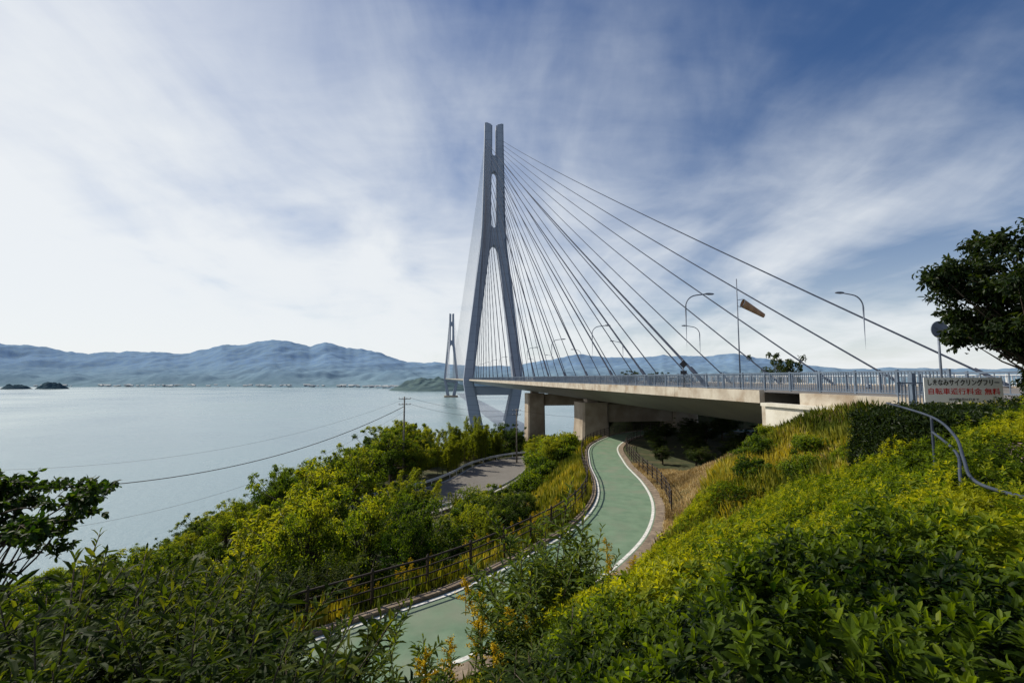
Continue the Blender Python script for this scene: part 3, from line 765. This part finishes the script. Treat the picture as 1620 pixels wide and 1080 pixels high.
def make_lance(flower=False, stems=9, h0=2.2, mat=None):
    mat = mat or L_lance
    tr = MB(); cr = MB(); fl = MB()
    for k in range(stems):
        b0 = R.normal(size=2) * (.28 if stems > 3 else .08); ln_ = R.normal(size=2) * (.45 if not flower else .15); h = h0 * R.uniform(.65, 1.0)
        t = np.linspace(0, 1, 8)
        P = np.column_stack([b0[0] + ln_[0] * t ** 1.6, b0[1] + ln_[1] * t ** 1.6, -.3 + (h + .3) * t])
        tube(tr, P, np.linspace(.014, .004, 8), 5)
        m = int((34 if flower else 42) * h); tt = np.linspace(.12, 1, m); an = np.arange(m) * 2.4 + R.uniform(0, 6)
        pos = np.column_stack([np.interp(tt, t, P[:, i]) for i in range(3)])
        el = np.interp(tt, [.1, .9, 1], [.05, .6, 1.3]) + R.normal(size=m) * .2
        d = np.column_stack([np.cos(an) * np.cos(el), np.sin(an) * np.cos(el), np.sin(el)])
        nn = nrm(np.column_stack([-np.cos(an) * np.sin(el), -np.sin(an) * np.sin(el), np.cos(el)]) + R.normal(size=(m, 3)) * .2)
        Ls = (.14 if flower else .19) * np.interp(tt, [0, .8, 1], [1, 1, .5]) * R.uniform(.7, 1.2, m)
        leafset(cr, pos, d, nn, Ls, Ls * (.18 if flower else .26), np.clip(.08 + .6 * tt + R.normal(size=m) * .16, 0, 1), .3, .2, True)
        if not flower:
            for q in range(6):
                ts = R.uniform(.4, .9); p0 = np.array([np.interp(ts, t, P[:, i]) for i in range(3)]); dv = nrm(np.append(R.normal(size=2), .9)) * R.uniform(.25, .5)
                tube(tr, [p0, p0 + dv], [.006, .003], 4)
                m2 = 16; t2 = np.linspace(.2, 1, m2)[:, None]; a2 = np.arange(m2) * 2.4; dd = nrm(dv / np.linalg.norm(dv) * .7 + np.column_stack([np.cos(a2), np.sin(a2), R.normal(size=m2) * .3]) * .8)
                leafset(cr, p0 + dv * t2, dd, rdir(m2, 2), .15 * R.uniform(.7, 1.2, m2), .038, np.clip(.48 + R.normal(size=m2) * .2, 0, 1), .3, .2, True)
        else:
            tp = P[-1]
            tube(fl, [tp - [0, 0, .4], tp + [0, 0, .03]], .004, 4)
            for q in range(14):
                a = R.uniform(0, 6.28); z = -.02 - q * .026; ll = .05 + q * .013
                e_ = tp + np.array([math.cos(a) * ll, math.sin(a) * ll, z + .05]); s_ = tp + [0, 0, z]
                m3 = 30; u = R.rand(m3)[:, None]; pos3 = s_ + (e_ - s_) * u + R.normal(size=(m3, 3)) * .008
                leafset(fl, pos3, rdir(m3, .6), rdir(m3, 1), .026, .018, R.uniform(0, 1, m3))
    return tr.mesh('stem', M_bark if not flower else mat, True), cr.mesh('leaves', mat), (fl.mesh('flower', L_flower) if flower else None)
LV = [make_lance(False, 9, 2.2) for _ in range(4)]
GV = [make_lance(True, 1, 1.6, L_sap) for _ in range(4)]
SV = [make_lance(False, 4, 2.2, L_sap) for _ in range(3)]
def putl(var, x, y, h, hn, name, label, cat, group):
    e = empty(name, (x, y, float(ground(x, y)[0]))); s = h / hn; sx_ = max(s, .75) if h < hn * 2 else s
    e.scale = (sx_, sx_, s); e.rotation_euler = (0, 0, R.uniform(0, 6.28))
    v = var[R.randint(len(var))]
    for n_, m_ in zip(('stem', 'foliage', 'flower_head'), v):
        if m_ is None: continue
        o = bpy.data.objects.new(n_, m_); COL.objects.link(o); o.parent = e
    return top(e, label, cat, group)
placed = []
cand = np.column_stack([R.uniform(-13, 1.0, 5000), R.uniform(2.6, 11.5, 5000)])
cd, _ = pathinfo(cand[:, 0], cand[:, 1]); cg = ground(cand[:, 0], cand[:, 1]); n_l = 0
for (x, y), d, g_ in zip(cand, cd, cg):
    b_ = x / y
    if d < 2.9 or b_ < -1.5 or b_ > .12: continue
    tl = np.interp(b_, [-1.6, -1.15, -.85, -.74, -.66, -.58, -.52, -.46, -.38, -.2, -.05, .12], [-.43, -.41, -.355, -.335, -.36, -.42, -.50, -.58, -.66, -.68, -.62, -.54]) * (1 + .16 * R.rand())
    allow = tl * y - g_
    if allow < .7 or allow > 4.2: continue
    sp = .48
    if any((x - p[0]) ** 2 + (y - p[1]) ** 2 < sp * sp for p in placed): continue
    placed.append((x, y)); n_l += 1
    if n_l > 200: break
    putl(LV, x, y, allow * R.uniform(.75, 1.), 2.2, 'willow_leaved_shrub', 'shrub with long narrow vignette-darkened leaves beside the path', 'shrub', 'narrow-leaved shrubs on the bank')
cand = np.column_stack([R.uniform(-20, -3, 600), R.uniform(9, 24, 600)])
cd, _ = pathinfo(cand[:, 0], cand[:, 1]); k2 = 0
for (x, y), d in zip(cand, cd):
    if not (-7.5 < d < -3.4) or not (-.9 < x / y < -.36): continue
    if any((x - p[0]) ** 2 + (y - p[1]) ** 2 < .7 for p in placed): continue
    placed.append((x, y)); k2 += 1
    if k2 > 45: break
    putl(LV, x, y, R.uniform(1.5, 2.3) - d * .18 - .5, 2.2, 'willow_leaved_shrub', 'shrub with long narrow leaves behind the brown path fence', 'shrub', 'narrow-leaved shrubs behind the fence')
for b_, y, tt in ((.045, 7.4, -.235), (.07, 7.8, -.255), (.09, 8.0, -.28), (.03, 7.0, -.31), (.12, 8.4, -.32), (.15, 8.8, -.34), (.18, 9.8, -.345), (-.19, 5.6, -.48), (.05, 5.8, -.42), (.02, 5.6, -.47), (-.33, 5.2, -.54), (.10, 6.8, -.39), (.14, 7.2, -.40), (-.10, 5.0, -.55), (.08, 5.6, -.47), (-.42, 6.2, -.48)):
    x = b_ * y; g_ = float(ground(x, y)[0]); h = tt * y - g_
    if h > .5: putl(SV, x, y, h, 2.2, 'leafy_sapling', 'slender leafy sapling growing in front of the path', 'sapling', 'saplings in front of the path')
for b_, y, tt in ((-.06, 6.5, -.385), (-.045, 6.6, -.40), (-.02, 7.0, -.42), (.02, 6.0, -.46), (.03, 6.2, -.45), (.22, 11.5, -.335), (.235, 12, -.35), (-.17, 5., -.50), (-.15, 5.3, -.48), (.0, 5.2, -.52), (.17, 9.2, -.37), (-.08, 5.6, -.45)):
    x = b_ * y; g_ = float(ground(x, y)[0]); h = tt * y - g_
    if h > .4: putl(GV, x, y, h, 1.6, 'goldenrod', 'goldenrod stalks with yellow flower plumes by the path', 'wildflower', 'goldenrods by the path')
for k in range(50):
    i = R.randint(5 * 14, 9 * 14); off = -R.uniform(2.6, 4.6); x = PATH[i, 0] + PNR[i, 0] * off; y = PATH[i, 1] + PNR[i, 1] * off
    putl(GV, x, y, R.uniform(.9, 1.6), 1.6, 'goldenrod', 'goldenrod stalks with yellow flower plumes by the path', 'wildflower', 'goldenrods by the path')

# rosette shrub cover on the right bank
def hedge_top(x, y):
    m = vnoise(x * .75 + .3 * y, y * .75, 91)
    rl = np.exp(-((x - 4.8) ** 2 + (y - 4.5) ** 2) / 1.6)
    return ground(x, y) + .28 + .8 * np.sqrt(np.clip(m, 0, 1)) + .5 * (fbm(x * 1.9, y * 1.9, 3, 92) - .4) - .15 - .35 * rl
def rosettes(mb, x, y, z, Ls, nl, detail, dark=0.):
    n = len(x)
    h = .2
    gx = (hedge_top(x + h, y) - hedge_top(x - h, y)) / (2 * h); gy = (hedge_top(x, y + h) - hedge_top(x, y - h)) / (2 * h)
    axd = nrm(np.column_stack([-gx * .7, -gy * .7, np.ones(n)]) + R.normal(size=(n, 3)) * .4)
    rr_ = np.hypot(x, y)  # vignette painted into the leaf tint: darker close to the camera
    rt_ = R.uniform(-.2, .2, n) + 1.0 * (fbm(x * .9, y * .9, 3, 55) - .5) + .9 * (vnoise(x * .75 + .3 * y, y * .75, 91) - .5) - .36 * (1 - sstep(2.5, 6.5, rr_))  # mound crests tinted lighter, painting in sunlit tops
    a1 = nrm(np.cross(axd, rdir(n))); a2 = np.cross(axd, a1)
    for k in range(nl):
        an = k * 2.4 + R.uniform(0, .5, n); el = np.interp(k, [0, nl - 1], [.15, 1.05]) + R.normal(size=n) * .15
        rd_ = a1 * np.cos(an)[:, None] + a2 * np.sin(an)[:, None]
        d = rd_ * np.cos(el)[:, None] + axd * np.sin(el)[:, None]
        nn = -rd_ * np.sin(el)[:, None] + axd * np.cos(el)[:, None]
        pos = np.column_stack([x, y, z]) + axd * (.006 * k - .02)
        L = Ls * (1.05 - .35 * k / nl) * R.uniform(.8, 1.2, n)
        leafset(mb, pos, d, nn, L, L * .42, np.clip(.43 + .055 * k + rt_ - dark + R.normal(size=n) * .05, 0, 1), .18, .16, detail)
def scatter(n, x0, x1, y0, y1, dens_r, pred):
    x = R.uniform(x0, x1, n); y = R.uniform(y0, y1, n)
    k = pred(x, y) & (R.rand(n) < dens_r(np.hypot(x, y))); return x[k], y[k]
def inhedge(x, y):
    d, _ = pathinfo(x, y); b_ = x / np.maximum(y, .1)
    r = np.hypot(x, y)
    edge = 3.0 + .9 * vnoise(x * 1.3, y * 1.3, 8)
    lim = 16.5 + 3.5 * vnoise(x * .6, y * .6, 9) - .6 * np.maximum(x - 7, 0)
    return (d > edge) & (r > 1.9) & (y > 1.) & (y < lim) & (b_ > -.01 + .1 * vnoise(y * 1.5, x, 3)) & (b_ < 1.45) & (x < 17)
mb = MB()
x, y = scatter(62000, -1, 13, 1, 9, lambda r: np.clip(1.3 - r / 12, .4, 1) * .56, inhedge)
near = np.hypot(x, y) < 5.
ex = R.exponential(.12, len(x))
z = hedge_top(x, y) - ex
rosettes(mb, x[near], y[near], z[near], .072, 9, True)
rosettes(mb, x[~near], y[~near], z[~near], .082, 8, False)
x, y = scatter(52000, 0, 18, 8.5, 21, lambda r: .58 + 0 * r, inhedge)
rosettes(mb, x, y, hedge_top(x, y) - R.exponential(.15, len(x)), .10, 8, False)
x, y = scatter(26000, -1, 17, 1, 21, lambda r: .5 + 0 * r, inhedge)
rosettes(mb, x, y, hedge_top(x, y) - .28 - R.uniform(0, .2, len(x)), .11, 6, False, .5)  # lower layer tinted darker to paint shade between the leaves
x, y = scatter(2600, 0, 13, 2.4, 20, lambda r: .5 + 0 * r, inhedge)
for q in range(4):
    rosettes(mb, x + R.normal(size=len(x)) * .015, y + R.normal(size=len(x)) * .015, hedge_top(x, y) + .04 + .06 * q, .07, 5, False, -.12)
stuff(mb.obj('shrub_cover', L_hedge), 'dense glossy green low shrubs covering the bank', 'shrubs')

mb = MB()
n = 38000
cx0, cx1, cy0, cy1, zt = 9.2, 18.5, 9.6, 12.5, -.86
fc = R.rand(n); x = R.uniform(cx0, cx1, n); y = R.uniform(cy0, cy1, n); z = R.uniform(-2.5, zt, n)
nn = np.zeros((n, 3)); a = fc < .4; z[a] = zt + R.normal(size=a.sum()) * .06; nn[a] = [0, 0, 1]
a = (fc >= .4) & (fc < .75); y[a] = cy0 + R.normal(size=a.sum()) * .07; nn[a] = [0, -1, .3]
a = (fc >= .75); x[a] = cx0 + R.normal(size=a.sum()) * .07; nn[a] = [-1, 0, .3]
z += .3 * (fbm(x * .8, y * .8, 3, 5) - .5) + .4 * sstep(12.2, 14.5, x) * (z > -1.6); x += .3 * (fbm(y * .9, z * .9, 3, 6) - .5)
leafset(mb, np.column_stack([x, y, z]), nrm(nn * .5 + R.normal(size=(n, 3))), nrm(nn + R.normal(size=(n, 3)) * .6), .1, .05, np.clip(.35 + R.normal(size=n) * .15, 0, 1))
box(mb, ((cx0 + cx1) / 2, (cy0 + cy1) / 2, -2.05), (cx1 - cx0 - .4, cy1 - cy0 - .4, 2.0), t=0.)
top(mb.obj('clipped_hedge', L_dark), 'dark green clipped box hedge beside the handrail', 'hedge')

def neartree(x0, y0, zg, cens, n, twigs, L, W, mat, name, label, droop=-.5, clump=None):
    e = empty(name, (x0, y0, zg)); top(e, label, 'tree')
    tr = MB(); cr = MB()
    zc = cens[0][2] - zg
    tube(tr, [(0, 0, -.3), (.08, .05, zc * .4), (-.05, 0, zc * .75), (0, .1, zc + cens[0][4] * .5)], [.17, .14, .1, .03], 8)
    for lx, ly, lz, rx, rz, wt in cens:
        k_ = int(n * wt); c0 = np.array([lx, ly, lz - zg])
        d = rdir(k_, .1); c = c0 + d * [rx, rx, rz] * (R.uniform(.2, 1., k_) ** .5)[:, None]
        for q in c:
            a = np.array([0, 0, max(.3, R.uniform(.45, .95) * q[2])]); mid = (a + q) / 2 + R.normal(size=3) * .12
            tube(tr, [a, mid, q], [.04, .022, .008], 5)
            for tw in range(twigs):
                dv = nrm(nrm(q - c0) * .5 + R.normal(size=3) * [.8, .8, .8 if rz > 1 else .3]) * R.uniform(.25, .6); e_ = q + dv
                tube(tr, [q, e_], [.008, .003], 4)
                m = 14; u = R.uniform(.3, 1, m)[:, None]
                dd = nrm(dv * 1.2 + R.normal(size=(m, 3)) * .8 + [0, 0, droop])
                leafset(cr, q + dv * u, dd, rdir(m, 1.2), L * R.uniform(.7, 1.2, m), W * R.uniform(.8, 1.2, m), np.clip(.4 + R.normal(size=m) * .18, 0, 1), .25, .15, True)
        if clump: crown_clumps(cr, c, R.uniform(.3, .5, k_), clump, L, W, .3)
    tr.obj('trunk', M_bark, True, e); cr.obj('crown', mat, False, e)
neartree(14.9, 12.6, -1.9, [(0, 0, 2.5, 2.6, 1.9, 1.), (1.5, 0, .3, 1.9, 1.5, .7), (-1.3, 0, 1.9, 1.5, .9, .3), (.5, 0, .7, 1.3, 1.0, .3)], 80, 10, .19, .075, L_dark, 'roadside_tree', 'dark leafy roadside tree with drooping narrow leaves', clump=60)
neartree(-13.1, 11.6, float(ground(-13.1, 11.6)[0]), [(0.6, 0, -3.35, 2.7, .5, 1.), (-.8, 0, -2.95, 1.6, .35, .45), (.4, .2, -4.3, 1.8, .4, .25)], 34, 8, .19, .10, L_deep, 'spreading_tree', 'small spreading tree with backlit leaves over the water', droop=-.1)

def grass(name, mat, n, pred, x0, x1, y0, y1, h0, h1, wd, label, tilt=(.15, .7), pv=1.4):
    x = R.uniform(x0, x1, n); y = R.uniform(y0, y1, n); k = pred(x, y); x = x[k]; y = y[k]; n = len(x)
    z = ground(x, y); an = R.uniform(0, 6.28, n)
    tl = R.uniform(tilt[0], tilt[1], n)
    d = nrm(np.column_stack([np.cos(an) * tl, np.sin(an) * tl, np.ones(n)]))
    nn = np.column_stack([-np.cos(an), -np.sin(an), .3 * np.ones(n)])
    mb = MB(); patch = fbm(x * .9, y * .9, 4, 15)
    L = R.uniform(h0, h1, n) * (1 + pv * (patch - .5))
    leafset(mb, np.column_stack([x, y, z - .03]), d, nn, L, wd, np.clip((fbm(x * .5, y * .5, 3, 44) - .5) * 2.4 + .5 + R.normal(size=n) * .18, 0, 1), -.35, .1)
    stuff(mb.obj(name, mat), label, 'grass')
def onmound(x, y):
    d, _ = pathinfo(x, y); l = lat(x, y)
    return (d > 4.0) & (l < -15.8) & (y > 12) & ((y > 14.5) | ((x > 10) & (x < 13.2))) & (y < 36) & ((d > 6.0 + vnoise(x, y, 2)) | (y < 21)) 
grass('tall_grass', L_grass, 260000, onmound, 4, 20, 12, 36, .12, .7, .013, 'tall yellow-green grass on the mound by the bridge', (.3, 1.5), 1.2)
def mixdry(x, y):
    return onmound(x, y) & (fbm(x * .5, y * .5, 3, 71) > .52)
grass('straw_grass', L_dry, 45000, mixdry, 4, 20, 12, 36, .15, .6, .012, 'scattered straw-coloured stems among the mound grass', (.2, 1.2), 1.2)
def dryzone(x, y):
    d, _ = pathinfo(x, y); l = lat(x, y)
    return (d > 2.4) & (d < 7.2 + 1.8 * vnoise(x, y, 2)) & (l < -14.8) & (y > 19.5) & (y < 46)
grass('dry_grass', L_dry, 150000, dryzone, 5, 18, 19, 46, .08, .3, .024, 'dry straw-coloured grass on the slope beside the path', (.3, 1.3))
def leftverge(x, y):
    d, _ = pathinfo(x, y); return (d < -2.15) & (d > -8)
grass('verge_grass', L_grass, 140000, leftverge, -16, 14, 6, 70, .2, .75, .020, 'rough green grass along the path verge')
def rightverge(x, y):
    d, _ = pathinfo(x, y); return (d > 2.5) & (d < 5.5) & (y < 22)
grass('bank_grass', L_grass, 50000, rightverge, -14, 10, 3, 24, .12, .42, .018, 'rough green grass on the bank above the path')

# ------------------------------------------------------------------ handrail on the steps
H0 = np.array([5.2, 5.5, -2.])
hr = empty('step_handrail', H0); top(hr, 'bent blue-grey steel pipe handrail beside garden steps', 'handrail')
def hp(pts, r, name):
    m = MB(); P = catmull(np.array(pts, float), 12) - H0; tube(m, P, r, 10); m.obj(name, M_pipe, True, hr)
hp([(7.6, 9.3, -.50), (6.75, 7.4, -.62), (6.0, 6.25, -.78), (5.48, 5.62, -.97), (5.15, 5.2, -1.12), (4.85, 4.6, -1.12), (4.5, 3.6, -1.03), (4.35, 3.0, -.98)], .018, 'upper_rail')
hp([(6.75, 7.4, -.86), (6.0, 6.25, -1.0), (5.5, 5.7, -1.2), (5.3, 5.5, -1.7)], .018, 'lower_rail')
hp([(6.75, 7.4, -.63), (6.75, 7.4, -1.4), (6.75, 7.4, -2.2)], .018, 'rail_post')
mb = MB(); box(mb, (11.2, 8.3, -1.35), (4.4, 1.0, .25))
struct(mb.obj('pavement', M_stone), 'small purple-grey paved landing at the top of steps', 'pavement')

# ------------------------------------------------------------------ light, sky, camera
AZ, EL = rad(-62), rad(42)
S = Vector((math.sin(AZ) * math.cos(EL), math.cos(AZ) * math.cos(EL), math.sin(EL)))
sl = bpy.data.lights.new('sun', 'SUN'); sl.energy = 5.0; sl.angle = rad(.6); sl.color = (1, .92, .77)
so = bpy.data.objects.new('sun', sl); COL.objects.link(so); so.rotation_euler = (-S).to_track_quat('-Z', 'Y').to_euler()
W = bpy.data.worlds.new('World'); scene.world = W; W.use_nodes = True; nt = W.node_tree; ln = nt.links.new
bg = nt.nodes['Background']; bg.inputs['Strength'].default_value = .1
sky = N(nt, 'ShaderNodeTexSky', sky_type='NISHITA'); sky.sun_disc = False; sky.sun_elevation = EL; sky.sun_rotation = AZ; sky.air_density = 1.0; sky.dust_density = .6; sky.ozone_density = 2.5
def MA(op, a, b_=None, c=None, clamp=False):
    n = N(nt, 'ShaderNodeMath', operation=op); n.use_clamp = clamp
    for i, v in enumerate((a, b_, c)):
        if v is None: continue
        if isinstance(v, (int, float)): n.inputs[i].default_value = v
        else: ln(v, n.inputs[i])
    return n.outputs[0]
tc = N(nt, 'ShaderNodeTexCoord'); sp = N(nt, 'ShaderNodeSeparateXYZ'); ln(tc.outputs['Generated'], sp.inputs[0])
X, Y, Z = sp.outputs
zc = MA('ADD', MA('MAXIMUM', Z, 0.0), .25)
cv = N(nt, 'ShaderNodeCombineXYZ'); ln(MA('DIVIDE', X, zc), cv.inputs[0]); ln(MA('DIVIDE', Y, zc), cv.inputs[1])
def cn(scale, sc, rot, det, dist, rough=.55):
    mp = N(nt, 'ShaderNodeMapping'); mp.inputs['Scale'].default_value = sc; mp.inputs['Rotation'].default_value = (0, 0, rot); ln(cv.outputs[0], mp.inputs[0])
    n = N(nt, 'ShaderNodeTexNoise'); n.inputs['Scale'].default_value = scale; n.inputs['Detail'].default_value = det; n.inputs['Distortion'].default_value = dist; n.inputs['Roughness'].default_value = rough
    ln(mp.outputs[0], n.inputs['Vector']); return n.outputs['Fac']
n1 = cn(1.9, (1.3, .7, 1), rad(25), 9, .5, .54); n2 = cn(.8, (1.2, .8, 1), rad(-10), 5, .4, .5); n3 = cn(4.5, (.7, 1.8, 1), rad(-15), 7, .3, .56)
den = MA('ADD', MA('ADD', MA('MULTIPLY', n1, .60), MA('MULTIPLY', n2, .55)), MA('MULTIPLY', n3, .14))
bias = MA('SUBTRACT', MA('SUBTRACT', .36, MA('MULTIPLY', X, .21)), MA('MULTIPLY', Z, .58))
dn = MA('ADD', den, bias)
mr = N(nt, 'ShaderNodeMapRange', interpolation_type='SMOOTHSTEP'); mr.inputs['From Min'].default_value = .44; mr.inputs['From Max'].default_value = 1.03; ln(dn, mr.inputs['Value'])
hz = MA('POWER', MA('SUBTRACT', 1.0, MA('MULTIPLY', MA('MAXIMUM', Z, 0.0), 1.5), clamp=True), 4.0)
fac = MA('MAXIMUM', MA('MULTIPLY', mr.outputs[0], .93), MA('MULTIPLY', hz, .9))
hs = N(nt, 'ShaderNodeHueSaturation'); hs.inputs['Hue'].default_value = .508; hs.inputs['Saturation'].default_value = 1.22; hs.inputs['Value'].default_value = .88; ln(sky.outputs[0], hs.inputs['Color'])
cb = N(nt, 'ShaderNodeMix', data_type='RGBA'); cb.inputs['A'].default_value = (5.3, 6.1, 7.3, 1); cb.inputs['B'].default_value = (8.7, 9.0, 9.2, 1)
gl = MA('ADD', MA('SUBTRACT', MA('MULTIPLY', dn, 1.7), .82), MA('MULTIPLY', hz, .75), clamp=True)
ln(gl, cb.inputs['Factor'])
mx = N(nt, 'ShaderNodeMix', data_type='RGBA'); ln(cb.outputs['Result'], mx.inputs['B'])
ln(fac, mx.inputs['Factor']); ln(hs.outputs[0], mx.inputs['A']); ln(mx.outputs['Result'], bg.inputs['Color'])

cam = bpy.data.cameras.new('camera'); cam.lens = 16; cam.sensor_width = 36; cam.clip_end = 80000; cam.clip_start = .05
co = bpy.data.objects.new('camera', cam); COL.objects.link(co); co.location = (0, 0, 0); co.rotation_euler = (rad(94.6), 0, 0)
scene.camera = co
scene.view_settings.view_transform = 'Standard'; scene.view_settings.look = 'None'; scene.view_settings.exposure = 0
